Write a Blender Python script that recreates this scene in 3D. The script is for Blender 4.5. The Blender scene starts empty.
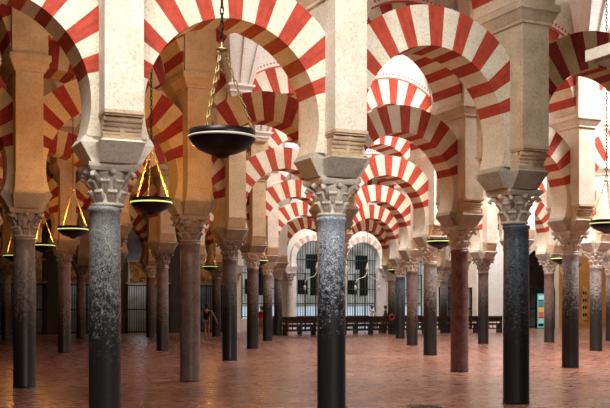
import bpy, bmesh, math, random
from mathutils import Vector, Matrix
random.seed(7)
PI = math.pi
H = 2.95                       # shaft height in metres; architectural sizes below are in shaft heights
TH = 0.441465                  # the arcades recede to the right by 25.3 degrees
SP, AW = 1.15016, 2.23054      # column spacing along an arcade, distance between arcades
SIGNU, P1U, P2U, DISPU, BOARDU = 7.866, 8.357, 8.725, 13.031, 14.554
ROWS = {0: (-1, 3), 1: (-1, 5), 2: (0, 7), 3: (0, 9), 4: (0, 10), 5: (0, 8)}
BACK = 6 * AW                  # the far wall
scn = bpy.context.scene
C = scn.collection

# ------------------------------------------------------------------ helpers
def link(o, parent=None):
    C.objects.link(o)
    if parent: o.parent = parent
    return o

class MB:
    """collects shapes into one mesh; sizes in shaft heights unless k=1"""
    def __init__(s, k=H):
        s.bm = bmesh.new(); s.k = k; s.uv = s.bm.loops.layers.uv.new('UVMap')
    def poly(s, pts, mi=0, smooth=False, uvs=None):
        f = s.bm.faces.new([s.bm.verts.new(Vector(p) * s.k) for p in pts])
        f.material_index = mi; f.smooth = smooth
        if uvs:
            for l, u in zip(f.loops, uvs): l[s.uv].uv = u
        return f
    def box(s, c, d, mi=0, bev=0):
        x, y, z = c; a, b, e = d[0]/2, d[1]/2, d[2]/2
        s.frus((x, y), (a, b), (x, y), (a, b), z-e, z+e, mi)
    def frus(s, c0, h0, c1, h1, z0, z1, mi=0):
        k = s.k
        lo = [s.bm.verts.new(Vector((c0[0]+sx*h0[0], c0[1]+sy*h0[1], z0))*k) for sx, sy in ((-1,-1),(1,-1),(1,1),(-1,1))]
        hi = [s.bm.verts.new(Vector((c1[0]+sx*h1[0], c1[1]+sy*h1[1], z1))*k) for sx, sy in ((-1,-1),(1,-1),(1,1),(-1,1))]
        fs = [s.bm.faces.new(lo[::-1]), s.bm.faces.new(hi)]
        for i in range(4):
            fs.append(s.bm.faces.new((lo[i], lo[(i+1)%4], hi[(i+1)%4], hi[i])))
        for f in fs: f.material_index = mi
    def lathe(s, prof, n=24, c=(0,0,0), mi=0, smooth=True, caps=True):
        rings = []
        for r, z in prof:
            rings.append([s.bm.verts.new(Vector((c[0]+r*math.cos(2*PI*i/n), c[1]+r*math.sin(2*PI*i/n), c[2]+z))*s.k) for i in range(n)])
        for a, b in zip(rings, rings[1:]):
            for i in range(n):
                f = s.bm.faces.new((a[i], a[(i+1)%n], b[(i+1)%n], b[i])); f.smooth = smooth; f.material_index = mi
        if caps:
            for f in (s.bm.faces.new(rings[0][::-1]), s.bm.faces.new(rings[-1])): f.material_index = mi
    def tube(s, pts, r, n=6, mi=0, closed=False):
        P = [Vector(p) for p in pts]; rings = []
        for i, p in enumerate(P):
            if closed: t = P[(i+1) % len(P)] - P[i-1]
            else: t = P[min(i+1, len(P)-1)] - P[max(i-1, 0)]
            t.normalize()
            u = t.orthogonal().normalized() if abs(t.z) > .99 else t.cross(Vector((0,0,1))).normalized()
            w = t.cross(u)
            rr = r[i] if isinstance(r, (list, tuple)) else r
            rings.append([s.bm.verts.new((p + rr*(math.cos(2*PI*q/n)*u + math.sin(2*PI*q/n)*w))*s.k) for q in range(n)])
        pr = list(zip(rings, rings[1:])) + ([(rings[-1], rings[0])] if closed else [])
        for a, b in pr:
            for q in range(n):
                f = s.bm.faces.new((a[q], a[(q+1)%n], b[(q+1)%n], b[q])); f.smooth = True; f.material_index = mi
        if not closed:
            s.bm.faces.new(rings[0][::-1]).material_index = mi; s.bm.faces.new(rings[-1]).material_index = mi
    def ball(s, c, r, mi=0, sc=(1,1,1), seg=8):
        m = Matrix.Translation(Vector(c)*s.k) @ Matrix.Diagonal((*[q*r*s.k for q in sc], 1))
        g = bmesh.ops.create_uvsphere(s.bm, u_segments=seg, v_segments=max(4, seg*2//3), radius=1, matrix=m)
        for v in g['verts']:
            for f in v.link_faces: f.smooth = True; f.material_index = mi
    def prism(s, pts, y0, y1, mi=0):
        """outline in x,z pushed along y"""
        n = len(pts); k = s.k
        a = [s.bm.verts.new(Vector((x, y0, z))*k) for x, z in pts]; b = [s.bm.verts.new(Vector((x, y1, z))*k) for x, z in pts]
        fs = [s.bm.faces.new(a), s.bm.faces.new(b[::-1])]
        for i in range(n): fs.append(s.bm.faces.new((a[(i+1)%n], a[i], b[i], b[(i+1)%n])))
        for f in fs: f.material_index = mi
    def prism_x(s, pts, x0, x1, mi=0):
        """outline in y,z pushed along x"""
        n = len(pts); k = s.k
        a = [s.bm.verts.new(Vector((x0, y, z))*k) for y, z in pts]; b = [s.bm.verts.new(Vector((x1, y, z))*k) for y, z in pts]
        fs = [s.bm.faces.new(a), s.bm.faces.new(b[::-1])]
        for i in range(n): fs.append(s.bm.faces.new((a[(i+1)%n], a[i], b[i], b[(i+1)%n])))
        for f in fs: f.material_index = mi
    def mesh(s, name, mats):
        bmesh.ops.recalc_face_normals(s.bm, faces=s.bm.faces)
        me = bpy.data.meshes.new(name); s.bm.to_mesh(me); s.bm.free()
        for m in (mats if isinstance(mats, (list, tuple)) else [mats]): me.materials.append(m)
        return me
    def build(s, name, mats, parent=None, loc=(0,0,0)):
        o = bpy.data.objects.new(name, s.mesh(name, mats)); o.location = Vector(loc)*s.k
        return link(o, parent)

def put(name, me, parent=None, loc=(0,0,0)):
    o = bpy.data.objects.new(name, me); o.location = Vector(loc)*H
    return link(o, parent)

def tag(o, label, cat, group=None):
    o['label'] = label; o['category'] = cat
    if group: o['group'] = group
    return o

def thing(name, label, cat, loc=(0,0,0), rz=0, group=None, k=H):
    o = bpy.data.objects.new(name, None); o.empty_display_size = .2
    o.location = Vector(loc)*k; o.rotation_euler = (0,0,rz)
    return tag(link(o), label, cat, group)

def struct(o): o['kind'] = 'structure'; return o

# ------------------------------------------------------------------ materials
def mat(name, col=(.5,.5,.5), rough=.7, metal=0):
    m = bpy.data.materials.new(name); m.use_nodes = True
    nt = m.node_tree; b = nt.nodes['Principled BSDF']
    b.inputs['Base Color'].default_value = (*col, 1); b.inputs['Roughness'].default_value = rough; b.inputs['Metallic'].default_value = metal
    return m, nt, b

def N(nt, t, **kw):
    n = nt.nodes.new(t)
    for k, v in kw.items():
        if k in n.inputs: n.inputs[k].default_value = v
        else: setattr(n, k, v)
    return n

def ramp(nt, fac, stops):
    r = nt.nodes.new('ShaderNodeValToRGB'); e = r.color_ramp.elements
    while len(e) < len(stops): e.new(.5)
    for q, (p, c) in zip(e, stops): q.position = p; q.color = (*c, 1) if len(c) == 3 else c
    nt.links.new(fac, r.inputs[0]); return r.outputs[0]

def mixc(nt, fac, a, b, mode='MIX'):
    n = nt.nodes.new('ShaderNodeMix'); n.data_type = 'RGBA'; n.blend_type = mode
    for s, v in ((n.inputs[0], fac), (n.inputs[6], a), (n.inputs[7], b)):
        if isinstance(v, (int, float)): s.default_value = v
        elif isinstance(v, tuple): s.default_value = (*v, 1)
        else: nt.links.new(v, s)
    return n.outputs[2]

def bump(nt, b, h, strength=.4, dist=.02):
    n = N(nt, 'ShaderNodeBump', Strength=strength, Distance=dist)
    nt.links.new(h, n.inputs['Height']); nt.links.new(n.outputs[0], b.inputs['Normal'])

def coords(nt, kind='Object'):
    return nt.nodes.new('ShaderNodeTexCoord').outputs[kind]

def noise(nt, vec, scale, detail=4, rough=.6):
    n = N(nt, 'ShaderNodeTexNoise', Scale=scale, Detail=detail, Roughness=rough)
    nt.links.new(vec, n.inputs['Vector']); return n.outputs['Fac']

def stone(name, c0, c1, pit=.5, rough=.85):
    m, nt, b = mat(name, c0, rough)
    g = nt.nodes.new('ShaderNodeNewGeometry').outputs['Position']
    big = noise(nt, g, 2.2, 5); fine = noise(nt, g, 28, 5, .7)
    c = ramp(nt, big, [(.3, c1), (.62, c0)])
    c = mixc(nt, .55, c, ramp(nt, fine, [(.33, (.45,.40,.34)), (.5, (1,1,1))]), 'MULTIPLY')
    nt.links.new(c, b.inputs['Base Color']); bump(nt, b, fine, pit, .015)
    return m

def brick(name, c0, c1, mortar):
    m, nt, b = mat(name, c0, .85)
    uv = coords(nt, 'UV')
    t = N(nt, 'ShaderNodeTexBrick', **{'Scale': 1.0, 'Brick Width': .29, 'Row Height': .062, 'Mortar Size': .006, 'Bias': 0.0})
    t.inputs['Color1'].default_value = (*c0, 1); t.inputs['Color2'].default_value = (*c1, 1); t.inputs['Mortar'].default_value = (*mortar, 1)
    nt.links.new(uv, t.inputs['Vector'])
    g = nt.nodes.new('ShaderNodeNewGeometry').outputs['Position']
    fine = noise(nt, g, 9, 5, .7)
    c = mixc(nt, .6, t.outputs[0], ramp(nt, fine, [(.35, (.62,.55,.5)), (.6, (1,1,1))]), 'MULTIPLY')
    nt.links.new(c, b.inputs['Base Color']); bump(nt, b, t.outputs['Fac'], -.35, .01)
    return m

def shaft_mat(name, base, vein, worn, line=.62, speck=.5, veins=.0, rough=.38):
    """polished stone shaft; hands have worn a dark patina with a ragged upper edge"""
    m, nt, b = mat(name, base, rough)
    g = nt.nodes.new('ShaderNodeNewGeometry').outputs['Position']
    big = noise(nt, g, 5, 5); fine = noise(nt, g, 55, 3, .75); mid = noise(nt, g, 16, 6, .7)
    c = ramp(nt, mixc(nt, .5, big, mid), [(.38, vein), (.6, base)])
    c = mixc(nt, ramp(nt, fine, [(.52, (0,0,0)), (.62, (speck,)*3)]), c, tuple(min(1, q*2.2+.06) for q in base))
    if veins:
        w = N(nt, 'ShaderNodeTexWave', Scale=1.1, Distortion=9.0, Detail=4.0, wave_profile='SAW')
        w.bands_direction = 'DIAGONAL'; nt.links.new(g, w.inputs['Vector'])
        c = mixc(nt, ramp(nt, w.outputs['Fac'], [(.93, (0,0,0)), (.985, (veins,)*3)]), c, (.62,.58,.5))
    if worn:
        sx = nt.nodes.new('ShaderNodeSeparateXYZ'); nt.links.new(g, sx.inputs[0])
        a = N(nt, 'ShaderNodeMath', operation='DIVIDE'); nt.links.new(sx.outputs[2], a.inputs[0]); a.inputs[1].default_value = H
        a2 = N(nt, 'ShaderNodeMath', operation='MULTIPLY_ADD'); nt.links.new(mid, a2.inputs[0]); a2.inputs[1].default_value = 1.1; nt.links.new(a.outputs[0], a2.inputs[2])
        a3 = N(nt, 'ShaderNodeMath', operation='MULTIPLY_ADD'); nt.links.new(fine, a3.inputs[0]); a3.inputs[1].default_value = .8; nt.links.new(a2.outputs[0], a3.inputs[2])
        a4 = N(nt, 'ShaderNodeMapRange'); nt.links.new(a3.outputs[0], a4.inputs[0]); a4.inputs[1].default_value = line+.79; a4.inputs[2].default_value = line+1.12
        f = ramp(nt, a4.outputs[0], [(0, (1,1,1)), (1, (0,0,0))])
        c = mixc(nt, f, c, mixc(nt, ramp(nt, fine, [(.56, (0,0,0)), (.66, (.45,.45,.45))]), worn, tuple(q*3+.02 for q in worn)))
    nt.links.new(c, b.inputs['Base Color']); bump(nt, b, mid, .12, .01)
    return m

def emit(name, col, st):
    m, nt, b = mat(name, col, .5)
    b.inputs['Emission Color'].default_value = (*col, 1); b.inputs['Emission Strength'].default_value = st
    return m

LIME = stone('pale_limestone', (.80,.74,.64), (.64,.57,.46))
LIME_AMBER = stone('amber_lit_limestone', (.62,.46,.28), (.46,.33,.19))  # limestone with the amber lamp light put into its colour
LIME3 = stone('grey_limestone', (.72,.60,.44), (.52,.42,.29))
IMPOST = stone('impost_stone', (.50,.45,.38), (.34,.30,.25))
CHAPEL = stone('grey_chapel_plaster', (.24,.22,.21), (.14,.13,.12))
CORB = stone('corbel_stone', (.66,.50,.34), (.50,.36,.23))
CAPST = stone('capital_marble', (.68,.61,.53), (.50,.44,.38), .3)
CAP_SHADE = stone('shaded_capital_marble', (.30,.24,.19), (.17,.13,.105), .3)  # capital marble with deep shade put into its colour
IMP_SHADE = stone('shaded_impost_stone', (.36,.29,.21), (.24,.185,.13))  # impost stone darkened in colour to stand for shade
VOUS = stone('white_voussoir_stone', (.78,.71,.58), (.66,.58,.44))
VOUS_AMBER = stone('amber_lit_voussoir_stone', (.66,.50,.28), (.52,.37,.18))  # white voussoirs with dim amber light put into the colour
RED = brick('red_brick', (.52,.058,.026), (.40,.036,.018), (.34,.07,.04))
RED_DIM = brick('dimmed_red_brick', (.38,.03,.018), (.27,.018,.013), (.24,.05,.03))  # the same brick, its colour darkened to stand for dim light
PLASTER = stone('white_plaster', (.88,.86,.82), (.82,.79,.74), .1)
CREAM = stone('cream_plaster', (.74,.68,.56), (.66,.58,.46), .1)
PAINTRED = mat('red_painted_line', (.60,.10,.06), .8)[0]
SH = {
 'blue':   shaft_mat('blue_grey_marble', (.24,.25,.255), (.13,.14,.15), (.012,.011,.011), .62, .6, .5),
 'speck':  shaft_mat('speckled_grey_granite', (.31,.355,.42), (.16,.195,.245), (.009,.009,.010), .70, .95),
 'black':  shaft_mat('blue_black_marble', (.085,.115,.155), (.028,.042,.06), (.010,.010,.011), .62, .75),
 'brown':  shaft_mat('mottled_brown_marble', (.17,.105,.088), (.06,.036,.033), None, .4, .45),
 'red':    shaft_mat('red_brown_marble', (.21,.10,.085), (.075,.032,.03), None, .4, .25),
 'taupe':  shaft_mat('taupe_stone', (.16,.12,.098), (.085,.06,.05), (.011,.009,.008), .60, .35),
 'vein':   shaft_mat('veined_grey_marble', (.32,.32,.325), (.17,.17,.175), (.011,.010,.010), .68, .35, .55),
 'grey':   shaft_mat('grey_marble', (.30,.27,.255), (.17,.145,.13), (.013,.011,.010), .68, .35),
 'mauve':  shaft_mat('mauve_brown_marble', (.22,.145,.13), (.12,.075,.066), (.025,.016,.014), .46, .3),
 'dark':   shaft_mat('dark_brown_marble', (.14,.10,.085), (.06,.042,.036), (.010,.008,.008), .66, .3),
 'cream':  shaft_mat('cream_marble', (.66,.62,.55), (.54,.48,.42), None, .4, .2),
}
IRON = mat('black_iron', (.012,.011,.011), .45, .6)[0]
BRASS = mat('brass', (.42,.33,.15), .42, 1)[0]
DARKBR = mat('blackened_bronze', (.018,.014,.012), .35, .7)[0]
IVORY = mat('ivory_glass_band', (.80,.72,.58), .3)[0]
GLOW = emit('lit_lamp_rim_glass', (.72,.85,.28), .9)
BULB = emit('warm_bulb', (1,.62,.22), 25)
WOOD = stone('dark_pew_wood', (.040,.017,.011), (.022,.010,.008), .1, .4)
GILT = stone('gilded_carving', (.55,.33,.10), (.10,.05,.02), .6, .45)
GREENIRON = mat('green_painted_iron', (.035,.06,.045), .45, .2)[0]
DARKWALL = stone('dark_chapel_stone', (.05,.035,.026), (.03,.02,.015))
ORANGE = stone('orange_plaster', (.62,.27,.05), (.5,.2,.035), .1)

def floor_mat():
    m, nt, b = mat('polished_red_brown_paving', (.3,.15,.12), .3)
    g = nt.nodes.new('ShaderNodeNewGeometry').outputs['Position']
    mp = N(nt, 'ShaderNodeMapping'); mp.inputs['Rotation'].default_value = (0,0,TH); mp.inputs['Scale'].default_value = (.45,1,1); nt.links.new(g, mp.inputs[0])
    t = N(nt, 'ShaderNodeTexBrick', **{'Scale': 1.0, 'Brick Width': .32, 'Row Height': .19, 'Mortar Size': .006, 'Bias': -.1})
    t.inputs['Color1'].default_value = (.38,.155,.09,1); t.inputs['Color2'].default_value = (.17,.07,.055,1); t.inputs['Mortar'].default_value = (.10,.045,.035,1)
    nt.links.new(mp.outputs[0], t.inputs['Vector'])
    n1 = noise(nt, g, .9, 4); n2 = noise(nt, mp.outputs[0], 7, 6, .7)
    c = mixc(nt, .9, t.outputs[0], ramp(nt, n1, [(.35, (.62,.62,.70)), (.62, (1.0,.90,.80))]), 'MULTIPLY')
    n3 = noise(nt, mp.outputs[0], 3.2, 5, .75); c = mixc(nt, ramp(nt, n3, [(.5, (0,0,0)), (.68, (.55,.55,.55))]), c, (.36,.26,.24))
    c = mixc(nt, .7, c, ramp(nt, n2, [(.38, (.45,.38,.38)), (.58, (1,1,1))]), 'MULTIPLY')
    nt.links.new(c, b.inputs['Base Color'])
    r = ramp(nt, n2, [(.35, (.16,.16,.16)), (.65, (.40,.40,.40))]); nt.links.new(r, b.inputs['Roughness'])
    bump(nt, b, mixc(nt, .5, n2, t.outputs['Fac']), .035, .004)
    return m
FLOOR = floor_mat()

# ------------------------------------------------------------------ column kit
def capital_mesh(seed, m):
    rnd = random.Random(seed); b = MB()
    b.lathe([(.064,0),(.074,.004),(.076,.012),(.068,.018),(.069,.05),(.073,.10),(.083,.145),(.088,.155)], 24)
    for tier, (z, r, n, off) in enumerate(((.060,.075,8,0),(.108,.081,8,PI/8))):
        for q in range(n):
            a = off + 2*PI*q/n; d = Vector((math.cos(a), math.sin(a), 0)); t = Vector((-d.y, d.x, 0))
            for tt in (-.0135, 0, .0135):          # leaf of three lobes curling outward at the tip
                p = [d*(r-.016)+t*tt*.7+Vector((0,0,z-.046)), d*(r-.005)+t*tt+Vector((0,0,z-.012)), d*(r+.009)+t*tt*1.05+Vector((0,0,z+.008)), d*(r+.015)+t*tt*.9+Vector((0,0,z-.002))]
                b.tube(p, [.008,.011,.010,.007], 6)
    for q in range(4):                              # corner volutes
        a = PI/4 + q*PI/2; d = Vector((math.cos(a), math.sin(a), 0)); t = Vector((-d.y, d.x, 0))
        b.tube([d*.07+Vector((0,0,.09)), d*.10+Vector((0,0,.135)), d*.128+Vector((0,0,.15)), d*.138+Vector((0,0,.132)), d*.125+Vector((0,0,.122))], [.008,.012,.014,.012,.008], 8)
        a = q*PI/2; d = Vector((math.cos(a), math.sin(a), 0))
        b.ball(d*.096+Vector((0,0,.152)), .017, 0, (1,1,.9))
    return b.mesh('capital', m)
def abacus_mesh(m):
    b = MB(); pts = []
    for q in range(4):
        for s in range(6):
            f = s/6; a = PI/4 + q*PI/2
            p0 = Vector((math.cos(a), math.sin(a)))*.158; p1 = Vector((math.cos(a+PI/2), math.sin(a+PI/2)))*.158
            p = p0.lerp(p1, f); p *= 1 - .17*math.sin(PI*f)
            pts.append(p)
    for z0, z1, k0, k1 in ((.157,.172,.92,1),(.172,.19,1,1)):
        n = len(pts)
        lo = [b.bm.verts.new(Vector((p.x*k0, p.y*k0, z0))*H) for p in pts]; hi = [b.bm.verts.new(Vector((p.x*k1, p.y*k1, z1))*H) for p in pts]
        for i in range(n): b.bm.faces.new((lo[i], lo[(i+1)%n], hi[(i+1)%n], hi[i]))
        b.bm.faces.new(hi); b.bm.faces.new(lo[::-1])
    return b.mesh('abacus', m)
def impost_mesh(m):
    b = MB()
    b.frus((0,0), (.112,.082), (0,0), (.166,.100), 1.18, 1.264); b.frus((0,0), (.166,.1), (0,0), (.150,.1), 1.264, 1.292)
    b.frus((0,0), (.084,.118), (0,0), (.100,.196), 1.178, 1.262); b.frus((0,0), (.100,.196), (0,0), (.088,.180), 1.262, 1.272)
    return b.mesh('impost', m)
def roll_corbel_mesh(sy, m):
    b = MB(); w = .0865
    b.frus((0, sy*.135), (w,.04), (0, sy*.135), (w,.045), 1.27, 1.287)
    b.prism_x([(sy*.095,1.28),(sy*.158,1.28),(sy*.150,1.32),(sy*.160,1.36),(sy*.190,1.385),(sy*.095,1.385)], -w*.92, w*.92)
    for q in range(4):
        z = 1.297 + q*.019; p = .160 + .030*(q/3)**1.6
        b.tube([(-w, sy*p, z), (w, sy*p, z)], .0112, 8)
    b.prism_x([(sy*.15,1.287),(sy*.172,1.287),(sy*.178,1.33),(sy*.20,1.366),(sy*.15,1.366)], -.011, .011)
    b.box((0, sy*.155, 1.386), (w*2.06, .13, .016)); b.box((0, sy*.155, 1.374), (w*1.98, .108, .010))
    return b.mesh('roll_corbel', m)
def plain_corbel_mesh(sy, m):
    b = MB(); w = .090
    b.prism_x([(sy*.095,1.272),(sy*.182,1.272),(sy*.190,1.285),(sy*.218,1.375),(sy*.218,1.395),(sy*.095,1.395)], -w, w)
    return b.mesh('plain_corbel', m)
def pier_mesh(m):
    b = MB(); w = .0865
    b.frus((0,0), (w,.105), (0,0), (w,.105), 1.268, 1.394); b.frus((0,0), (w,.210), (0,0), (w,.210), 1.394, 2.06)
    o = b.mesh('pier', m); return o
def cornice_mesh(m):
    b = MB()
    for z0, z1, e0, e1 in ((2.045,2.062,.012,.012),(2.062,2.098,.014,.034),(2.098,2.112,.030,.040),(2.112,2.150,.044,.044)):
        b.frus((0,0), (.0865+e0,.21+e0), (0,0), (.0865+e1,.21+e1), z0, z1)
    return b.mesh('cornice', m)
def upper_pier_mesh(m):
    b = MB(); b.frus((0,0), (.112,.232), (0,0), (.112,.232), 2.15, 2.98); return b.mesh('upper_pier', m)
def console_mesh(sy, m):
    """fluted plaster console from which a vault rib springs"""
    b = MB(); p = .232
    for z0, z1, w0, w1, d0, d1 in ((2.52,2.56,.085,.10,.04,.055),(2.56,2.575,.115,.115,.075,.075),(2.575,2.61,.10,.125,.06,.09),(2.61,2.63,.135,.135,.10,.10)):
        b.frus((0,sy*(p+d0/2-.01)), (w0,d0/2+.01), (0,sy*(p+d1/2-.01)), (w1,d1/2+.01), z0, z1)
    b.frus((0,sy*(p+.035)), (.112,.045), (0,sy*(p+.12)), (.21,.13), 2.63, 3.12)
    for q in range(3):
        f = q-1; b.frus((f*.085,sy*(p+.082)), (.018,.012), (f*.165,sy*(p+.252)), (.036,.02), 2.63, 3.12)
    return b.mesh('vault_console', m)
CONS = []
def shaft_mesh(m, r):
    b = MB(); b.lathe([(r*1.03,0),(r*1.03,.012),(r,.02),(r,.5),(r*.965,.9),(r*.95,.962),(r*1.05,.968),(r*1.06,.98),(r*.95,.99)], 32); return b.mesh('shaft', m)

CAPS = {'pale': [capital_mesh(s, CAPST) for s in (1,)], 'dark': [capital_mesh(3, CAP_SHADE)]}
ABA = {'pale': abacus_mesh(CAPST), 'dark': abacus_mesh(CAP_SHADE)}
PAL = {}
for nm, lime, imp, cor in (('pale', LIME, IMPOST, CORB), ('warm', LIME_AMBER, IMP_SHADE, LIME_AMBER), ('grey', LIME3, IMPOST, CORB)):  # the warm set carries amber light and shade in its colours
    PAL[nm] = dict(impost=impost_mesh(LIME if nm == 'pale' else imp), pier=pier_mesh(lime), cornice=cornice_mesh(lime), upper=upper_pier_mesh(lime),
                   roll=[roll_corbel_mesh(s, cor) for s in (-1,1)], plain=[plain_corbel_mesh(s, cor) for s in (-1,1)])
PAL['palegrey'] = dict(PAL['pale']); PAL['palegrey']['impost'] = PAL['grey']['impost']
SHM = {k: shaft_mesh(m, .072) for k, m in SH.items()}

ROWNAME = ['front', 'second', 'third', 'fourth', 'fifth', 'sixth']
ORD = ['zeroth', 'first', 'second', 'third', 'fourth', 'fifth', 'sixth', 'seventh', 'eighth', 'ninth', 'tenth', 'eleventh', 'twelfth', 'thirteenth']
def colpx(i, j):
    u, v = i*SP, j*AW
    X = -.906923+u*math.cos(TH)-v*math.sin(TH); Z = 4.36681+u*math.sin(TH)+v*math.cos(TH)
    return 305+963.3*X/Z
COL = {  # (bay, arcade): shaft, stonework, corbel, label
 (-1,0): ('blue','pale','roll', 'column of the front arcade standing just outside the left edge of the photo'),
 (0,0): ('blue','pale','roll', 'blue-grey marble column with black worn base, leftmost of the front arcade, under a whitewashed pier'),
 (1,0): ('speck','palegrey','roll', 'speckled grey granite column blackened below, in the very middle of the front arcade'),
 (2,0): ('black','grey','roll', 'blue-black marble column of the front arcade, at the right of the photo'),
 (3,0): ('grey','grey','roll', 'column of the front arcade just outside the right edge of the photo'),
 (0,1): ('taupe','warm','plain', 'dark taupe column near the left edge, first of the second arcade, under an amber-lit pier'),
 (1,1): ('brown','warm','plain', 'mottled brown marble column behind the large hanging dish lamp'),
 (2,1): ('grey','warm','roll', 'column of the second arcade hidden behind the middle front column'),
 (3,1): ('red','grey','roll', 'smooth red-brown marble column, second arcade, left of the blue-black front column'),
 (4,1): ('vein','palegrey','roll', 'veined grey column with a black lower half, second arcade, right of the blue-black front column'),
 (2,2): ('dark','warm','plain', 'dark brown column of the third arcade just right of the mottled brown one'),
 (4,2): ('grey','palegrey','roll', 'grey column turning black below, third arcade, just left of the red-brown column'),
 (6,2): ('grey','palegrey','roll', 'grey column black below, third arcade, right of the veined grey column'),
 (1,3): ('mauve','warm','plain', 'slim mauve-brown column under the left brass lamp, right of the dark taupe column'),
 (2,3): ('mauve','warm','plain', 'brown column of the fourth arcade just left of the mottled brown column'),
 (3,3): ('taupe','warm','plain', 'taupe column with dark base, fourth arcade, right of the dark brown column'),
 (5,3): ('mauve','palegrey','roll', 'mauve-brown column of the fourth arcade, left of the grey and black column'),
 (6,3): ('dark','palegrey','roll', 'dark column of the fourth arcade between the red-brown and the blue-black columns'),
 (7,3): ('mauve','palegrey','plain', 'slim mauve column of the fourth arcade between the blue-black and the veined grey columns'),
 (4,4): ('grey','palegrey','plain', 'grey column of the fifth arcade beside the person in red'),
 (6,4): ('black','palegrey','plain', 'black column of the fifth arcade at the right end of the dark pews'),
}
def shift(i, j):
    """the piers of the front arcade stand closer than their columns"""
    return .035-.0335*i if j == 0 else 0
def make_column(i, j):
    inview = [q for q in range(ROWS[j][0], ROWS[j][1]+1) if -2 < colpx(q, j) < 612]
    if (i,j) in COL: sh, pal, cb, label = COL[(i,j)]
    else:
        sh = random.Random(i*31+j*7).choice(['grey','mauve','taupe','dark','grey'])
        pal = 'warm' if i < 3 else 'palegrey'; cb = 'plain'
        adj = {'grey':'grey','mauve':'mauve-brown','taupe':'taupe','dark':'dark brown'}[sh]
        if i in inview: label = '%s marble column of the %s arcade, %s in view from its left end' % (adj, ROWNAME[j], ORD[inview.index(i)+1])
        else: label = '%s marble column of the %s arcade, beyond the %s edge of the photo' % (adj, ROWNAME[j], 'left' if colpx(i,j) < 300 else 'right')
    t = thing('marble_column', label, 'column', (i*SP, j*AW, 0), group='columns of the %s arcade' % ROWNAME[j]); t['kind'] = 'thing'
    du = shift(i, j)
    P = PAL[pal]
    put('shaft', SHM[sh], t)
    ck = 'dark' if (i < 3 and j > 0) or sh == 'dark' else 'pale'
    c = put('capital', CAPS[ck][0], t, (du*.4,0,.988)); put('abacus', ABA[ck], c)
    put('impost', P['impost'], t, (du,0,0))
    for q in (0,1): put('roll_corbel' if cb == 'roll' else 'plain_corbel', P[cb][q], t, (du,0,0))
    p = put('pier', P['pier'], t, (du,0,0)); put('cornice', P['cornice'], p)
    put('upper_pier', P['upper'], t, (du,0,0))
    if not CONS: CONS.extend(console_mesh(q, PLASTER) for q in (-1,1))
    for q in (0,1):
        if (j, q) != (0, 0): put('vault_console', CONS[q], t, (du,0,0))
    return t

# ------------------------------------------------------------------ arches
def arch_mesh(name, R, Re, zc, half, a0, reds, thick, mats, xclip, step=4.0, archi=False):
    """ring of voussoirs, stone and brick in turn; reds = list of (start, end) in degrees"""
    b = MB(); y0, y1 = -thick/2, thick/2
    cuts = [a0]; seg = []
    for s, e in reds: seg += [(cuts[-1], s, 0), (s, e, 1)]; cuts.append(e)
    seg.append((cuts[-1], 180-a0, 0))
    def outp(a):
        c, s = math.cos(a), math.sin(a)
        r = Re if abs(c)*Re <= xclip else xclip/abs(c)
        return r
    for s, e, mi in seg:
        if e - s < .2: continue
        n = max(1, int(round((e-s)/step)))
        for q in range(n):
            A = [math.radians(s+(e-s)*(q+w)/n) for w in (0,1)]
            pin = [(R*math.cos(a), zc+R*math.sin(a)) for a in A]
            ro = [max(outp(a), R+.004) for a in A]
            po = [(r*math.cos(a), zc+r*math.sin(a)) for r, a in zip(ro, A)]
            Um = [(r*H, R*1.2*a*H) for r, a in zip(ro, A)]; Ui = [(R*H, R*1.2*a*H) for a in A]
            for y in (y0, y1):
                b.poly([(pin[0][0],y,pin[0][1]), (po[0][0],y,po[0][1]), (po[1][0],y,po[1][1]), (pin[1][0],y,pin[1][1])], mi, uvs=[Ui[0],Um[0],Um[1],Ui[1]])
            f = b.poly([(pin[0][0],y0,pin[0][1]), (pin[1][0],y0,pin[1][1]), (pin[1][0],y1,pin[1][1]), (pin[0][0],y1,pin[0][1])], mi, uvs=[(y0*H,Ui[0][1]),(y0*H,Ui[1][1]),(y1*H,Ui[1][1]),(y1*H,Ui[0][1])])
            b.poly([(po[0][0],y0,po[0][1]), (po[0][0],y1,po[0][1]), (po[1][0],y1,po[1][1]), (po[1][0],y0,po[1][1])], mi, uvs=[(y0*H,Ui[0][1]),(y1*H,Ui[0][1]),(y1*H,Ui[1][1]),(y0*H,Ui[1][1])])
    # close the two feet
    for sg in (0, 1):
        a = math.radians(a0 if not sg else 180-a0)
        r = max(outp(a), R+.004); p, o = (R*math.cos(a), zc+R*math.sin(a)), (r*math.cos(a), zc+r*math.sin(a))
        b.poly([(p[0],y0,p[1]),(o[0],y0,o[1]),(o[0],y1,o[1]),(p[0],y1,p[1])], 0)
    bmesh.ops.remove_doubles(b.bm, verts=b.bm.verts, dist=.0005)
    return b.mesh(name, mats)
def reds_low(seed, n=9, w=8.6):
    rnd = random.Random(seed); out = []
    for q in range(n):
        c = 90 + (q-(n-1)/2)*17.4 + rnd.uniform(-.9,.9); out.append((c-w/2+rnd.uniform(-.5,.5), c+w/2+rnd.uniform(-.5,.5)))
    return out
AMESH = {}
for key, mats in (('pale',[VOUS,RED]),('warm',[VOUS_AMBER,RED_DIM])):
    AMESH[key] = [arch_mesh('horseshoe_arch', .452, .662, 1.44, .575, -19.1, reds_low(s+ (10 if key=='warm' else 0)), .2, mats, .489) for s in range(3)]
    AMESH['up_'+key] = [arch_mesh('round_arch', .457, .71, 2.16, .575, 0, [(a-4.6, a+4.6) for a in (12,32,51,70.5,90,109.5,129,148,168)], .40, mats, .462)]
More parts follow.
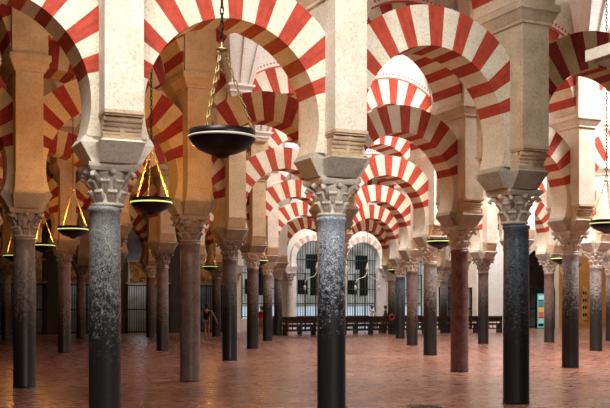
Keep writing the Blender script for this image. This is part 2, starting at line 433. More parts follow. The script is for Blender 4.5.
def archivolt_mesh(sy):
    """painted band over the arch: a red line and a row of red dots on plaster"""
    b = MB(); n = 60; y = sy*.204
    for q in range(n):
        A = [math.radians(48+84*(q+w)/n) for w in (0,1)]
        for r0, r1, mi in ((.711,.726,0),(.726,.748,1),(.748,.766,q % 2),(.766,.775,1)):
            b.poly([(r*math.cos(a), y, 2.16+r*math.sin(a)) for r, a in ((r0,A[0]),(r1,A[0]),(r1,A[1]),(r0,A[1]))], mi)
        for r in (.711,.775):
            b.poly([(r*math.cos(A[0]), y, 2.16+r*math.sin(A[0])), (r*math.cos(A[1]), y, 2.16+r*math.sin(A[1])), (r*math.cos(A[1]), sy*.18, 2.16+r*math.sin(A[1])), (r*math.cos(A[0]), sy*.18, 2.16+r*math.sin(A[0]))], 1)
    bmesh.ops.remove_doubles(b.bm, verts=b.bm.verts, dist=.0005)
    return b.mesh('archivolt', [PAINTRED, PLASTER])
ARCHV = [archivolt_mesh(s) for s in (-1,1)]
def place_arch(i, j):
    """lower and upper arch between columns i and i+1"""
    xs = colpx(i, j), colpx(i+1, j); warm = (i, j) == (2, 0) or j == 5 or (j >= 1 and i < 2) or (j >= 3 and i < 3)  # warm bays have dim amber light put into their colours
    inview = [q for q in range(ROWS[j][0], ROWS[j][1]) if colpx(q+1, j) > 8 and colpx(q, j) < 600]
    where = '%s from the left' % ORD[inview.index(i)+1] if i in inview else 'past the %s edge' % ('left' if xs[1] < 300 else 'right')
    special = {(0,0): 'large red and white horseshoe arch of the front arcade, above the big hanging lamp',
               (1,0): 'red and white horseshoe arch of the front arcade, right of the middle column',
               (-1,0): 'red and white horseshoe arch of the front arcade, cut by the left edge',
               (2,0): 'shade-tinted red and white horseshoe arch of the front arcade, cut by the right edge'}  # shade on this arch is put into its colours
    lab = special.get((i,j), 'red and %s horseshoe arch, lower tier of the %s arcade, %s' % ('amber-lit white' if warm else 'white', ROWNAME[j], where))
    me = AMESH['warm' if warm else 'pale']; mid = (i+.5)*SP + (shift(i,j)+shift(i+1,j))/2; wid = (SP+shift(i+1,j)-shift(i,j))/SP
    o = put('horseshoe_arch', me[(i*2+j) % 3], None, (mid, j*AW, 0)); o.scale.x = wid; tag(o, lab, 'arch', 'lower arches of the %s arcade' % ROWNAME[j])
    t = put('round_arch', AMESH['up_warm' if warm else 'up_pale'][0], None, (mid, j*AW, 0)); t.scale.x = wid
    tag(t, 'red and %s round arch, upper tier of the %s arcade, %s' % ('amber-lit white' if warm else 'white', ROWNAME[j], where), 'arch', 'upper arches of the %s arcade' % ROWNAME[j])
    for q in (0,1): put('archivolt', ARCHV[q], t)

for j, (i0, i1) in ROWS.items():
    for i in range(i0, i1+1): make_column(i, j)
    for i in range(i0, i1): place_arch(i, j)
    # plastered wall standing on the upper arches
    b = MB(); R = .711; zc = 2.16; top = 3.62
    for i in range(i0, i1):
        cx = (i+.5)*SP; n = 20
        for q in range(n):
            A = [PI - math.radians(36) - (PI-2*math.radians(36))*(q+w)/n for w in (0,1)]
            xa, xb = [cx + R*math.cos(a) for a in A]; za, zb = [zc+R*math.sin(a) for a in A]
            b.prism([(xa,za),(xb,zb),(xb,top),(xa,top)], j*AW-.18, j*AW+.18)
    struct(b.build('wall_upper', PLASTER))

# ------------------------------------------------------------------ floor, ceiling, outer walls
b = MB(); b.box((4, 3.5, -.02), (30, 24, .04)); struct(b.build('floor', FLOOR))
def vault(u, v):
    x = ((u/SP) % 1 - .5)*2; y = ((v/AW) % 1 - .5)*2
    return 3.02 + .58*max(math.sqrt(max(0, 1-(y/.97)**2)), math.sqrt(max(0, 1-x*x)))
b = MB(); nu, nv = 14, 20
for k in range(-1, 6):
    for i in range(-3, 14):
        if i < -2 and k > 3: continue
        g = [[b.bm.verts.new(Vector(((i+p/nu)*SP, (k+q/nv)*AW, vault(min(max((i+p/nu)*SP, i*SP+1e-6), (i+1)*SP-1e-6), min(max((k+q/nv)*AW, k*AW+1e-6), (k+1)*AW-1e-6))))*H) for q in range(nv+1)] for p in range(nu+1)]
        for p in range(nu):
            for q in range(nv):
                f = b.bm.faces.new((g[p][q], g[p][q+1], g[p+1][q+1], g[p+1][q])); f.smooth = True
struct(b.build('ceiling', PLASTER))
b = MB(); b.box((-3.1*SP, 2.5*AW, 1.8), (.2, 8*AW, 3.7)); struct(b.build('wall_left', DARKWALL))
b = MB(); b.box((14.05*SP, 2.5*AW, 1.8), (.2, 8*AW, 3.7)); struct(b.build('wall_right', PLASTER))

# far wall with an arched opening in every bay
def far_bay(i, m, R=.395, zc=1.44, foot=0.0, solid=False):
    b = MB(); x0, x1 = i*SP, (i+1)*SP; cx = (x0+x1)/2; y0, y1 = BACK-.06, BACK+.12
    if solid:
        b.prism([(x0,0),(x1,0),(x1,3.62),(x0,3.62)], y0, y1)
    else:
        a0 = math.radians(-20); n = 28
        xin = R*math.cos(a0); zs = zc+R*math.sin(a0)
        for sg in (-1,1):
            b.prism([(cx+sg*xin,foot),(cx+sg*SP/2,foot),(cx+sg*SP/2,zs),(cx+sg*xin,zs)], y0, y1)
        if foot > 0: b.prism([(x0,0),(x1,0),(x1,foot),(x0,foot)], y0, y1)
        prev = None
        for q in range(n+1):
            a = PI - a0 - (PI-2*a0)*q/n; x, z = cx+R*math.cos(a), zc+R*math.sin(a)
            xe = x if abs(a-PI/2) < .78 else (x0 if a > PI/2 else x1)
            cur = (x, z)
            if prev:
                top = 3.62
                xa, xb = prev[0], cur[0]
                am = PI - a0 - (PI-2*a0)*(q-.5)/n
                if abs(am-PI/2) < PI/4: b.prism([prev, cur, (cur[0],top), (prev[0],top)], y0, y1)
                else:
                    X = x0 if am > PI/2 else x1
                    b.prism([prev, cur, (X,cur[1]), (X,prev[1])], y0, y1)
            prev = cur
        # corners above the 45 degree lines
        s = R*math.sin(PI/4)
        zt = None
        for q in range(n+1):
            a = PI - a0 - (PI-2*a0)*q/n
            if a <= 3*PI/4+1e-6: 
                xl, zl = cx+R*math.cos(a), zc+R*math.sin(a); break
        q2 = n-q
        # fill the two strips beside the crown columns
        aL = [PI - a0 - (PI-2*a0)*(k+.5)/n for k in range(n)]
        first = next(k for k, a in enumerate(aL) if abs(a-PI/2) < PI/4); last = n-next(k for k, a in enumerate(aL[::-1]) if abs(a-PI/2) < PI/4)
        A1 = PI - a0 - (PI-2*a0)*first/n; A2 = PI - a0 - (PI-2*a0)*last/n
        b.prism([(x0, zc+R*math.sin(A1)), (cx+R*math.cos(A1), zc+R*math.sin(A1)), (cx+R*math.cos(A1), 3.62), (x0, 3.62)], y0, y1)
        b.prism([(cx+R*math.cos(A2), zc+R*math.sin(A2)), (x1, zc+R*math.sin(A2)), (x1, 3.62), (cx+R*math.cos(A2), 3.62)], y0, y1)
    o = struct(b.build('wall_back', m)); return o
for i in range(-3, 14):
    if i == 5: far_bay(i, CREAM, R=.44, foot=.26)
    elif i in (6,7,8): far_bay(i, PLASTER)
    elif i in (10, 12, 13): far_bay(i, {10: PLASTER, 12: ORANGE, 13: ORANGE}[i], solid=True)
    elif i in (11,): far_bay(i, CREAM, R=.36)
    elif i == 9: far_bay(i, CREAM, R=.36)
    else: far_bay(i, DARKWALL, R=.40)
# dark chapels behind the gates
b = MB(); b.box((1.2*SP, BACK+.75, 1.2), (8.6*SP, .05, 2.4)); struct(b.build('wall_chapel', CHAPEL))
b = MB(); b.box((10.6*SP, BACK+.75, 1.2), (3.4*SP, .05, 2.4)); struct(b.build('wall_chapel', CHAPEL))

# tall arched windows with painted iron grilles and lit lower panes
def pane_mat(name, lo, hi):
    m, nt, b = mat(name, (.2,.22,.24), .25)
    g = nt.nodes.new('ShaderNodeNewGeometry').outputs['Position']
    n1 = noise(nt, g, 1.5, 4)
    c = ramp(nt, n1, [(.35, lo), (.65, hi)])
    nt.links.new(c, b.inputs['Emission Color']); b.inputs['Emission Strength'].default_value = 1
    return m
PANE_LOW = pane_mat('frosted_lower_pane', (.36,.46,.56), (.55,.66,.76))
PANE_UP = pane_mat('upper_pane', (.10,.105,.095), (.30,.32,.29))
def arch_outline(cx, R, zc, z0, n=24):
    a0 = math.radians(-20)
    pts = [(cx+R*math.cos(a0), z0), (cx+R*math.cos(a0), zc+R*math.sin(a0))]
    pts += [(cx+R*math.cos(a0+(PI-2*a0)*q/n), zc+R*math.sin(a0+(PI-2*a0)*q/n)) for q in range(1, n)]
    pts += [(cx-R*math.cos(a0), zc+R*math.sin(a0)), (cx-R*math.cos(a0), z0)]
    return pts
FADED = stone('faded_red_paint', (.76,.42,.34), (.80,.60,.52), .1)
def bar_top(x, R, zc):
    d = abs(x)
    return zc + math.sqrt(max(0, R*R-d*d)) if d < R else zc
for n_, i in enumerate((5,6,7,8)):
    cx = (i+.5)*SP; R = .395; zc = 1.44; y = BACK+.05
    t = bpy.data.objects.new('window_%d' % (n_+1), None); t.location = Vector((cx, y, 0))*H; struct(link(t))
    b = MB(); b.prism([(-.368,.02),(.368,.02),(.368,.50),(-.368,.50)], .03, .045); b.build('lower_pane', PANE_LOW, t)
    b = MB(); b.prism([p for p in arch_outline(0, R, zc, .50)], .03, .045); b.build('upper_pane', PANE_UP, t)
    b = MB(); b.box((-.17,.025,.90), (.22,.012,.30)); b.box((.10,.025,1.0), (.2,.012,.55)); b.box((.05,.025,1.42), (.28,.012,.30)); b.build('inner_shutter', IRON, t)
    b = MB()
    for q in range(13):
        x = -.35 + .70*q/12; top = bar_top(x, R, zc)
        b.box((x, 0, (top+.02)/2), (.009, .012, top-.02))
    for z in (.03,.30,.56,.86,1.17,1.46): b.box((0, 0, z), (.72 if z < 1.4 else .77, .02, .018))
    for x in (-.36,.36,-.12,.12): b.box((x, 0, .6), (.026, .024, 1.18))
    b.build('grille', GREENIRON, t)
    # painted horseshoe arch round the window
    me = arch_mesh('window_arch', R, .52, zc, .575, -20, reds_low(40+i, 7, 9), .05, [PLASTER, FADED], .50)
    o = put('window_arch', me, None, (cx, BACK-.085, 0)); tag(o, ['white-edged red and white arch round the barred window behind the person in red', 'white-edged red and white arch round the barred window left of the middle column', 'white-edged red and white arch round the barred window right of the middle column', 'red and white arch round the barred window farthest right'][n_], 'arch')
for i, lab in ((5,'cream marble half-column on the far wall, left of the row of barred windows'), (6,'cream marble half-column on the far wall left of the middle barred window'), (7,'cream marble half-column on the far wall behind the middle front column'), (8,'cream marble half-column on the far wall right of the right-hand barred window'), (9,'cream marble half-column on the far wall right of the last barred window'), (12.17,'cream stone half-column on the far wall between the lit display case and the orange wall')):
    t = thing('half_column', lab, 'column', (i*SP, BACK-.17, 0), group='half-columns on the far wall'); t['kind'] = 'thing'
    put('shaft', SHM['cream'], t); c = put('capital', CAPS['pale'][0], t, (0,0,.988)); put('abacus', ABA['pale'], c)
    b = MB(); b.frus((0,0), (.10,.08), (0,0), (.15,.11), 1.178, 1.30); b.build('impost', PLASTER, t)

# iron gates of the side chapels with gilded carving above
GL = {0:'black iron gate in the dark far wall, leftmost', 1:'black iron gate in the far wall behind the dark taupe column', 2:'black iron gate in the far wall left of the blue-grey front column',
      3:'black barred gate under a gilded panel, right of the blue-grey front column', 4:'black iron gate in the dark bay behind the walking woman', -1:'black iron gate beyond the left edge', 9:'black iron gate in the far wall behind the red-brown column', 11:'black iron gate beside the lit display'}
for i, lab in GL.items():
    t = thing('iron_gate', lab, 'gate', ((i+.5)*SP, BACK-.085, 0), group='iron gates in the far wall')
    b = MB()
    for q in range(19):
        x = -.40 + .80*q/18; b.box((x, 0, .46), (.009, .010, .90))
    b.build('bars', IRON, t)
    b = MB(); 
    for z in (.03,.45,.90): b.box((0,0,z), (.86,.018,.025))
    for x in (-.42,.42,0): b.box((x,0,.46), (.022,.02,.92))
    b.build('gate_frame', IRON, t)
    if i in (1,2,3,4):
        b = MB(); rnd = random.Random(i)
        b.box((0,.01,1.14), (.70,.02,.40)); b.box((0,0,.945), (.86,.05,.03)); b.box((0,0,1.35), (.80,.05,.03))
        for q in range(46):
            x, z = rnd.uniform(-.32,.32), rnd.uniform(.97,1.31); a = rnd.uniform(0, 6)
            pts = [(x+.05*(1-w/8)*math.cos(a+w*.8), -.012, z+.05*(1-w/8)*math.sin(a+w*.8)) for w in range(7)]
            b.tube(pts, .0085, 5)
        b.build('carved_panel', GILT, t)

# ------------------------------------------------------------------ pews, barrier sign, kiosk, drain
def pew(i, v, lab):
    t = thing('pew', lab, 'bench', ((i+.5)*SP, v, 0), group='dark wooden pews in front of the barred windows')
    L = SP*.485
    b = MB(); b.box((0,.05,.155), (2*L,.15,.016)); b.build('seat', WOOD, t)
    b = MB(); b.box((0,-.035,.312), (2*L,.030,.022)); b.box((0,-.03,.275), (2*L,.018,.05)); b.build('top_rail', WOOD, t)
    b = MB(); b.box((0,-.026,.250), (2*L,.012,.075)); b.build('back_panel', WOOD, t)
    b = MB(); b.box((0,-.03,.085), (2*L,.016,.022)); b.box((0,-.03,.175), (2*L,.016,.024))
    b.build('lower_rail', WOOD, t)
    for q in range(13):
        x = -L*.93 + 2*L*.93*q/12
        s = MB(); s.lathe([(.010,0),(.010,.012),(.006,.03),(.012,.06),(.006,.10),(.010,.15)], 6, (x,-.03,.096)); s.build('baluster', WOOD, t)
    for x in (-L+.012, L-.012, 0):
        s = MB(); s.prism_x([(-.045,0),(.12,0),(.12,.03),(.105,.15),(.02,.165),(-.018,.32),(-.05,.32),(-.045,.02)], x-.011, x+.011); s.build('bench_end', WOOD, t)
pew(5, 5*AW-.27, 'dark wooden pew at the left end of the row, near the person in red')
pew(6, 5*AW-.27, 'dark wooden pew at the middle of the row, partly behind the middle front column')
pew(7, 5*AW-.27, 'dark wooden pew at the right of the row, ending by the black column')
for i, lab in ((5,'dark wooden pew in the rear row, behind the leftmost pew'), (6,'dark wooden pew in the rear row, behind the middle pew'), (7,'dark wooden pew in the rear row, nearest the white-shirted person')):
    pew(i, 5*AW+.30, lab)
pew(8, 5*AW-.27, 'dark wooden pew behind the mauve-brown and grey columns, farthest right')

# ------------------------------------------------------------------ hanging dish lamps
def chain_pts(p, q, sag=0):
    p, q = Vector(p), Vector(q); return p, q
def chain_mb(p, q, link_len=.022, r=.0022, w=.0052):
    b = MB(); p, q = Vector(p), Vector(q); d = q-p; n = max(2, int(d.length/link_len)); t = d.normalized(); u = t.orthogonal().normalized(); v = t.cross(u)
    for k in range(n):
        c = p + d*(k+.5)/n; s = u if k % 2 else v; hl = d.length/n*.66
        b.tube([c + t*hl*math.cos(a) + s*w*math.sin(a) for a in [2*PI*e/8 for e in range(8)]], r, 4, closed=True)
    return b
def rodchain(p, q):
    b = MB(); b.tube([p, q], .003, 5); return b
def make_lamp(lit, fine, a0=PI/6-TH):
    parts = []
    b = MB(); b.lathe([(.004,-.068),(.020,-.065),(.028,-.056),(.055,-.049),(.084,-.036),(.104,-.021),(.116,-.005),(.119,.004),(.120,.03),(.115,.03),(.112,.0),(.09,-.020),(.02,-.040)], 40); parts.append(('dish', b.mesh('dish', DARKBR), 0))
    b = MB(); b.lathe([(.1193,.001),(.1215,.001),(.1215,.009),(.1193,.009),(.1193,.001)], 40, caps=False)
    parts.append(('rim_band', b.mesh('rim_band', GLOW if lit else IVORY), 0))
    for q in range(3):
        a = a0 + q*2*PI/3
        p0, p1 = (.115*math.cos(a), .115*math.sin(a), .02), (.006*math.cos(a), .006*math.sin(a), .318)
        parts.append(('chain', (chain_mb(p0, p1) if fine else chain_mb(p0, p1, .030, .0019, .0045)).mesh('chain', BRASS), 0))
    b = MB(); b.lathe([(.002,.313),(.021,.314),(.023,.319),(.020,.323),(.005,.325),(.004,.345)], 16); parts.append(('hub', b.mesh('hub', BRASS), 0))
    b = chain_mb((0,0,.34), (0,0,2.45), .026, .0028, .006) if fine else rodchain((0,0,.34), (0,0,2.45)); parts.append(('suspension_chain', b.mesh('suspension_chain', IRON), 0))
    b = MB(); b.ball((0,0,.0), .020); parts.append(('bulb', b.mesh('bulb', BULB), 0))
    return parts
LAMP_LIT, LAMP_FRONT = make_lamp(True, False), make_lamp(False, True, .1-TH)
LAMP_MID = make_lamp(True, True)
LAMPS = [(-.6,.5,'lit','added unseen dish lamp beyond the left edge of the photo, between the front two arcades'),  # unseen lamp added to light the leftmost front arch from below
 (.13,-.5,'front','large black dish lamp on brass chains hanging in front of the front arch'),
 (.47,.5,'mid','black dish lamp with a pale lit rim hanging right of the blue-grey front column'),
 (3.46,.5,'mid','dish lamp with glowing rim at the right edge of the photo'),
 (.48,1.5,'lit','brass-chained dish lamp with yellow-green rim, right of the dark taupe column'),
 (3.47,1.5,'lit','dish lamp with glowing rim hanging just left of the red-brown column'),
 (.62,2.5,'lit','small lit dish lamp peeping out behind the dark taupe column'),
 (.66,3.5,'lit','small lit dish lamp at the left edge of the photo'),
 (6.36,2.5,'lit','small lit dish lamp just left of the veined grey column'),
 (3.48,3.5,'lit','small lit dish lamp right of the dark brown column'),
 (3.55,4.5,'lit','small lit dish lamp above the walking woman'),
 (6.48,4.5,'lit','small lit dish lamp beside the window right of the middle column')]
for u, k, kind, lab in LAMPS:
    t = thing('hanging_lamp', lab, 'lamp', (u*SP, k*AW, 1.135), group='hanging dish lamps')
    for nm, me, _ in {'front': LAMP_FRONT, 'mid': LAMP_MID, 'lit': LAMP_LIT}[kind]: put(nm, me, t)

# ------------------------------------------------------------------ people
SKIN = mat('skin', (.42,.20,.13), .5)[0]; HAIR = mat('dark_hair', (.02,.013,.01), .5)[0]; HAIRB = mat('brown_hair', (.12,.06,.035), .5)[0]
def cloth(n, c): return stone(n, c, tuple(q*.75 for q in c), .1, .8)
def skin_obj(name, chains, m, parent, root=0, lev=2):
    """chains of ((x,y,z), radius) grown into one surface; equal points are shared"""
    vs, rs, es, idx = [], [], [], {}
    for ch in chains:
        prev = None
        for p, r in ch:
            k = tuple(round(q, 4) for q in p)
            if k not in idx: idx[k] = len(vs); vs.append(p); rs.append(r)
            if prev is not None and prev != idx[k]: es.append((prev, idx[k]))
            prev = idx[k]
    me = bpy.data.meshes.new(name); me.from_pydata(vs, es, []); me.materials.append(m)
    o = link(bpy.data.objects.new(name, me), parent)
    md = o.modifiers.new('skin', 'SKIN'); md.use_smooth_shade = True
    for v, r in zip(me.skin_vertices[0].data, rs): v.radius = (r, r); v.use_root = False
    me.skin_vertices[0].data[root].use_root = True
    sb = o.modifiers.new('sub', 'SUBSURF'); sb.levels = sb.render_levels = lev
    return o
def lerp(a, b, f): return tuple(x+(y-x)*f for x, y in zip(a, b))
def person(label, loc, rz, h, top, trousers, hairm, hands, feet, sleeves=True, shorts=False, lean=0):
    """standing figure facing +y; hands and feet are given per side as points (in body heights)"""
    t = thing('person', label, 'person', (0,0,0), rz); t.location = Vector(loc)*H
    S = lambda p: tuple(q*h for q in p)
    pel, wst, chs, nck, hd = (0,0,.52), (0,.012+lean*.3,.62), (0,.008+lean*.7,.74), (0,lean*.95,.835), (0,.012+lean,.925)
    ch = [[(S(pel),.085*h/1.65*1.5),(S(wst),.105*h/1.65),(S(chs),.115*h/1.65),(S(nck),.048),(S((0,hd[1]-.004,.875)),.05),(S(hd),.078),(S((0,hd[1]-.004,.965)),.062)],
          [(S(hd),.078),(S((0,hd[1]+.058,.912)),.014)]]
    sh, el, wr, hip, kn, an = {}, {}, {}, {}, {}, {}
    for s, q in ((-1,0),(1,1)):
        sh[s] = (s*.105, chs[1], .80); wr[s] = hands[q]; m_ = lerp(sh[s], wr[s], .5); el[s] = (m_[0]+s*.018, m_[1]-.025, m_[2])
        ch.append([(S(chs),.115*h/1.65),(S(sh[s]),.05),(S(el[s]),.038),(S(wr[s]),.026)])
        d = Vector(wr[s])-Vector(el[s]); d.normalize(); pm = tuple(Vector(wr[s])+d*.035)
        ch.append([(S(wr[s]),.026),(S(pm),.03)])
        side = Vector((0,1,0)) if abs(d.z) > .5 else Vector((0,0,1))
        for f, (off, ln) in enumerate(((-.018,.042),(-.006,.048),(.006,.045),(.018,.036))):
            a_ = Vector(pm)+side*off+d*.012; b_ = a_+d*ln*.55+Vector((-s*.004,0,0)); c_ = b_+d*ln*.45+Vector((-s*.010,0,0))
            ch.append([(S(pm),.03),(S(tuple(a_)),.010),(S(tuple(b_)),.009),(S(tuple(c_)),.008)])
        th = Vector(wr[s])+side*.024+d*.02
        ch.append([(S(wr[s]),.026),(S(tuple(th)),.011),(S(tuple(th+d*.03)),.009)])
        hip[s] = (s*.052,0,.49); an[s] = feet[q]; kn[s] = lerp(hip[s], an[s], .48); kn[s] = (kn[s][0], kn[s][1]+.02, kn[s][2])
        ch.append([(S(pel),.085*h/1.65*1.5),(S(hip[s]),.085),(S(kn[s]),.055),(S(lerp(kn[s],an[s],.35)),.056),(S(an[s]),.034),(S((an[s][0],an[s][1]+.06,an[s][2]-.022)),.032),(S((an[s][0],an[s][1]+.095,an[s][2]-.026)),.022)])
    skin_obj('body', ch, SKIN, t)
    e = .014
    c2 = [[(S(lerp(pel,wst,.2)),.115*h/1.65+e),(S(wst),.105*h/1.65+e),(S(chs),.115*h/1.65+e),(S((0,chs[1],.80)),.07)]]
    for s in (-1,1):
        p = [(S(chs),.115*h/1.65+e),(S(sh[s]),.05+e)]
        if sleeves: p += [(S(el[s]),.038+e),(S(lerp(el[s],wr[s],.85)),.03+e)]
        c2.append(p)
    skin_obj('shirt', c2, top, t, 1)
    c3 = []
    for s in (-1,1):
        p = [(S(pel),.13*h/1.65+.006),(S(hip[s]),.085+e)]
        p += [(S(lerp(hip[s],kn[s],.45)),.075+e)] if shorts else [(S(kn[s]),.055+e),(S(lerp(kn[s],an[s],.9)),.04+e)]
        c3.append(p)
    skin_obj('shorts' if shorts else 'trousers', c3, trousers, t)
    b = MB(1); b.ball(S((0,hd[1]-.012,.945)), .098, 0, (.92,1.02,1.02), 12); b.ball(S((0,hd[1]-.045,.90)), .07, 0, (1,.7,1.2), 10); b.build('hair', hairm, t)
    return t
person('person in black tank top and denim shorts, walking away with arms held out', (3.945,9.78,0), -TH, 1.66, cloth('black_cotton', (.012,.011,.013)), cloth('blue_denim', (.20,.22,.30)), HAIR,
       [(-.20,-.02,.50),(.27,.03,.50)], [(-.028,-.06,.05),(.030,.10,.034)], False, True)
person('person in a red top and ochre trousers, half hidden between two columns', (5.25,10.71,0), -TH+2.4, 1.52, cloth('red_cotton', (.55,.012,.012)), cloth('ochre_cotton', (.45,.27,.08)), HAIR,
       [(-.17,.06,.46),(.17,.06,.46)], [(-.06,0,.034),(.06,.02,.034)])
person('person in a white shirt with brown hair, leaning behind the pews by the barred window', (P1U,12.5,0), -TH-1.2, 1.58, cloth('white_cotton', (.75,.73,.72)), cloth('grey_cotton', (.12,.11,.12)), HAIRB,
       [(-.12,.24,.50),(.12,.26,.50)], [(-.06,0,.034),(.06,.02,.034)], lean=.07)
person('person in dark jacket and white shirt behind the pews, right of the barred windows', (P2U,12.5,0), -TH+1.6, 1.54, cloth('dark_wool', (.03,.028,.03)), cloth('light_cotton', (.5,.48,.46)), HAIR,
       [(-.15,.12,.48),(.15,.14,.48)], [(-.06,0,.034),(.06,.02,.034)], lean=.04)

# ------------------------------------------------------------------ small things
SIGNRED = mat('red_sign_paint', (.55,.01,.02), .4)[0]
t = thing('round_sign', 'small round red sign with dark centre on a thin stand at the pews', 'sign', (SIGNU-.06,5*AW-.42,0))
b = MB(); b.lathe([(.05,0),(.05,.006),(.012,.012)], 16); b.build('base', IRON, t)
b = MB(); b.tube([(0,0,.008),(0,0,.27)], .006, 8); b.build('post', IRON, t)
b = MB(); b.tube([(.047*math.cos(2*PI*q/24), -.01, .315+.047*math.sin(2*PI*q/24)) for q in range(24)], .012, 6, closed=True); b.build('red_ring', SIGNRED, t)
b = MB(); b.prism([(.047*math.cos(2*PI*q/20), .315+.047*math.sin(2*PI*q/20)) for q in range(20)], -.012, -.004); b.build('sign_face', DARKBR, t)

DISP = []
t = thing('display_case', 'tall lit display case with cyan frame and coloured panels by the dark doorway', 'display', (DISPU+.03,BACK-.32,0))
b = MB(); b.box((0,.03,.40), (.19,.08,.80)); b.build('case', IRON, t)
b = MB()
for x in (-.085,.085): b.box((x,-.015,.40), (.018,.012,.76))
for z in (.03,.77): b.box((0,-.015,z), (.188,.012,.03))
b.build('lit_frame', emit('lit_cyan_tube', (.10,.45,.42), .5), t)
for z, hh, c in ((.70,.10,(.55,.80,.78)),(.56,.14,(.10,.22,.25)),(.42,.12,(.80,.40,.10)),(.30,.10,(.65,.10,.06)),(.17,.12,(.30,.55,.50))):
    b = MB(); b.box((0,-.013,z), (.15,.008,hh)); b.build('lit_panel', emit('lit_panel_%d' % int(z*100), c, .35), t)
t = thing('notice_board', 'pale notice board with dark squares on the orange wall', 'board', (BOARDU,BACK-.066,.57))
b = MB(); b.box((0,0,0), (.13,.02,.78)); b.build('panel', stone('pale_board', (.62,.40,.14), (.55,.33,.1), .1), t)
for x in (-.032,.032):
    for q in range(4):
        b = MB(); b.box((x,-.012,-.27+.17*q), (.042,.008,.075)); b.build('notice', IRON, t)
# iron floor drain
px_, pz_ = (425-305)/963.3*5.12, 5.12
du, dv = px_+.906923, pz_-4.36681
t = thing('floor_grate', 'dark iron grate set in the paving in front of the red-brown column', 'grate', (du*math.cos(TH)+dv*math.sin(TH), -du*math.sin(TH)+dv*math.cos(TH), .001), TH*-1)
b = MB(); b.box((0,0,.002), (.18,.20,.003)); b.build('frame', DARKBR, t)
for q in range(9):
    b = MB(); b.box((-.072+.018*q, 0, .0055), (.008,.17,.004)); b.build('bar', IRON, t)
# wrought iron lamp arms in front of the two middle windows
for i, lab in ((6,'white curled iron lamp bracket in front of the barred window left of the middle column'), (7,'white curled iron lamp bracket in front of the barred window right of the middle column')):
    t = thing('lamp_bracket', lab, 'lamp', ((i+.5)*SP-.02, BACK-.30, 0))
    WI = PAINTW = mat('white_painted_iron', (.62,.60,.55), .4)[0] if i == 6 else PAINTW
    b = MB(); b.tube([(0,0,3.59),(0,0,1.35)], .004, 6); b.build('rod', IRON, t)
    b = MB(); b.lathe([(.004,1.22),(.028,1.25),(.034,1.29),(.02,1.33),(.012,1.37),(.004,1.40)], 12); b.build('hub', WI, t)
    for s in (-1,1):
        b = MB(); b.tube([(s*x, 0, z) for x, z in ((.0,1.24),(.03,1.15),(.08,1.10),(.15,1.085),(.22,1.06),(.265,1.0),(.275,.92))], .0075, 8); b.build('arm', WI, t)
        b = MB(); b.lathe([(.004,.82),(.02,.84),(.024,.90),(.012,.93)], 12, (s*.275,0,0)); b.build('lamp_cup', WI, t)
# moulded stone pier at the right edge, nearer than the front arcade
t = thing('stone_pier', 'pale stone pier with moulded cornice jutting in at the right edge', 'pier', (1.41,-1.706,0))
b = MB(); b.frus((.26,-.2), (.20,.2), (.26,-.2), (.20,.2), 0, 1.375); b.frus((.26,-.2), (.20,.2), (.26,-.2), (.20,.2), 1.47, 3.0); b.build('pier', LIME, t)
b = MB()
for z0, z1, e0, e1 in ((1.375,1.392,.012,.012),(1.392,1.422,.02,.082),(1.422,1.430,.075,.075),(1.430,1.47,.10,.10)):
    b.frus((.26,-.2), (.20+e0,.2+e0), (.26,-.2), (.20+e1,.2+e1), z0, z1)
b.build('cornice', LIME, t)

# ------------------------------------------------------------------ camera
cam = bpy.data.cameras.new('camera'); co = link(bpy.data.objects.new('camera', cam))
co.location = Vector((-1.0458, -4.3355, .55))*H; co.rotation_euler = (PI/2, 0, -TH)
cam.sensor_width = 36; cam.lens = 963.3/610*36; cam.shift_y = 100.05/610; cam.clip_end = 200
scn.camera = co

# ------------------------------------------------------------------ light
def area(name, loc, size, power, col, rot=(0,0,0), spread=180):
    l = bpy.data.lights.new(name, 'AREA'); l.shape = 'RECTANGLE'; l.size, l.size_y = size[0]*H, size[1]*H; l.energy = power; l.color = col; l.spread = math.radians(spread)
    o = link(bpy.data.objects.new(name, l)); o.location = Vector(loc)*H; o.rotation_euler = rot; return o
DAY = (1,.95,.88); AMB = (1,.42,.09)
def point(name, loc, power, col, r=.15):
    l = bpy.data.lights.new(name, 'POINT'); l.energy = power; l.color = col; l.shadow_soft_size = r
    o = link(bpy.data.objects.new(name, l)); o.location = Vector(loc)*H; return o
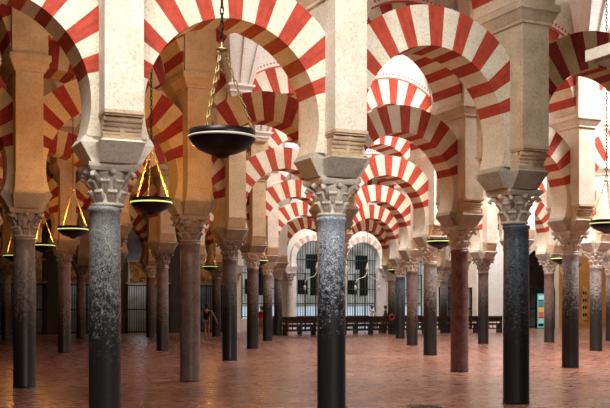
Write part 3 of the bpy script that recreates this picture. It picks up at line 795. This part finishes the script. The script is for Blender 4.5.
# front daylight from two unseen area lamps between camera and front arcade
area('daylight_front', (-.5*SP, -1.5, 3.4), (1.2, .7), 600, DAY, (math.radians(32), 0, 0), spread=150)
area('daylight_front', (.7*SP, -3.3, 2.2), (1.2, .8), 230, DAY, (math.radians(84), 0, math.radians(-10)), spread=90)
# daylight from the vault lanterns of each aisle (bay, aisle, watts)
for u, k, p in ((4.9,.5,1000),(6.3,.5,250),(2.6,1.5,140),(3.8,1.5,300),(5.0,1.5,600),(6.3,1.5,250),(3.9,2.5,380),(5.6,2.5,420),(7.5,2.5,200),(4.6,3.5,350),(6.6,3.5,380),(9,3.5,200),(5.6,4.5,200),(8,4.5,220),(6.7,5.45,480),(8.2,5.45,250),(10.5,5.45,600),(12.4,5.45,180)):
    area('daylight_lantern', (u*SP, k*AW, 3.5), (.5,.5), p, (1,.97,.93), spread=120 if u < 3 else 140)
# unseen point lamps added to brighten the vaults and upper walls
for u, k, p in ((4.6,.5,420),(5.7,.5,650),(2.3,1.5,90),(4.4,1.5,420),(5.6,1.5,350),(4.4,2.5,300),(6.2,2.5,300),(5.2,3.5,260),(7.2,3.5,260)):
    point('added_vault_fill', (u*SP, k*AW, 3.1), p, (1,.98,.96), .5)
# amber light rising from the dish lamps, the first of them unseen and added
for u, k, p in ((-.6,.5,22),(.47,.5,220),(3.46,.5,25),(.48,1.5,130),(3.47,1.5,20),(.62,2.5,110),(.66,3.5,80),(6.36,2.5,15),(3.48,3.5,40),(3.55,4.5,40),(6.48,4.5,10)):
    point('lamp_light', (u*SP, k*AW, 1.185), p*1.25, AMB, .14)
# dim light inside the side chapels plus an unseen lamp added for gilded fronts
for i, p in ((.5,10),(2.5,14),(3.5,40),(4.5,12),(9.5,20)):
    point('chapel_light', (i*SP, BACK+.38, 1.0), p, (.85,.9,1), .2)
area('added_gate_fill', (3.3*SP, 5.55*AW, 2.9), (.4,.3), 70, (1,.72,.4), (math.radians(25), 0, 0), spread=120)
w = bpy.data.worlds.new('world'); scn.world = w; w.use_nodes = True
w.node_tree.nodes['Background'].inputs[0].default_value = (1,.85,.7,1); w.node_tree.nodes['Background'].inputs[1].default_value = .015
scn.view_settings.view_transform = 'Standard'; scn.view_settings.look = 'None'; scn.view_settings.gamma = 1; scn.view_settings.exposure = 0
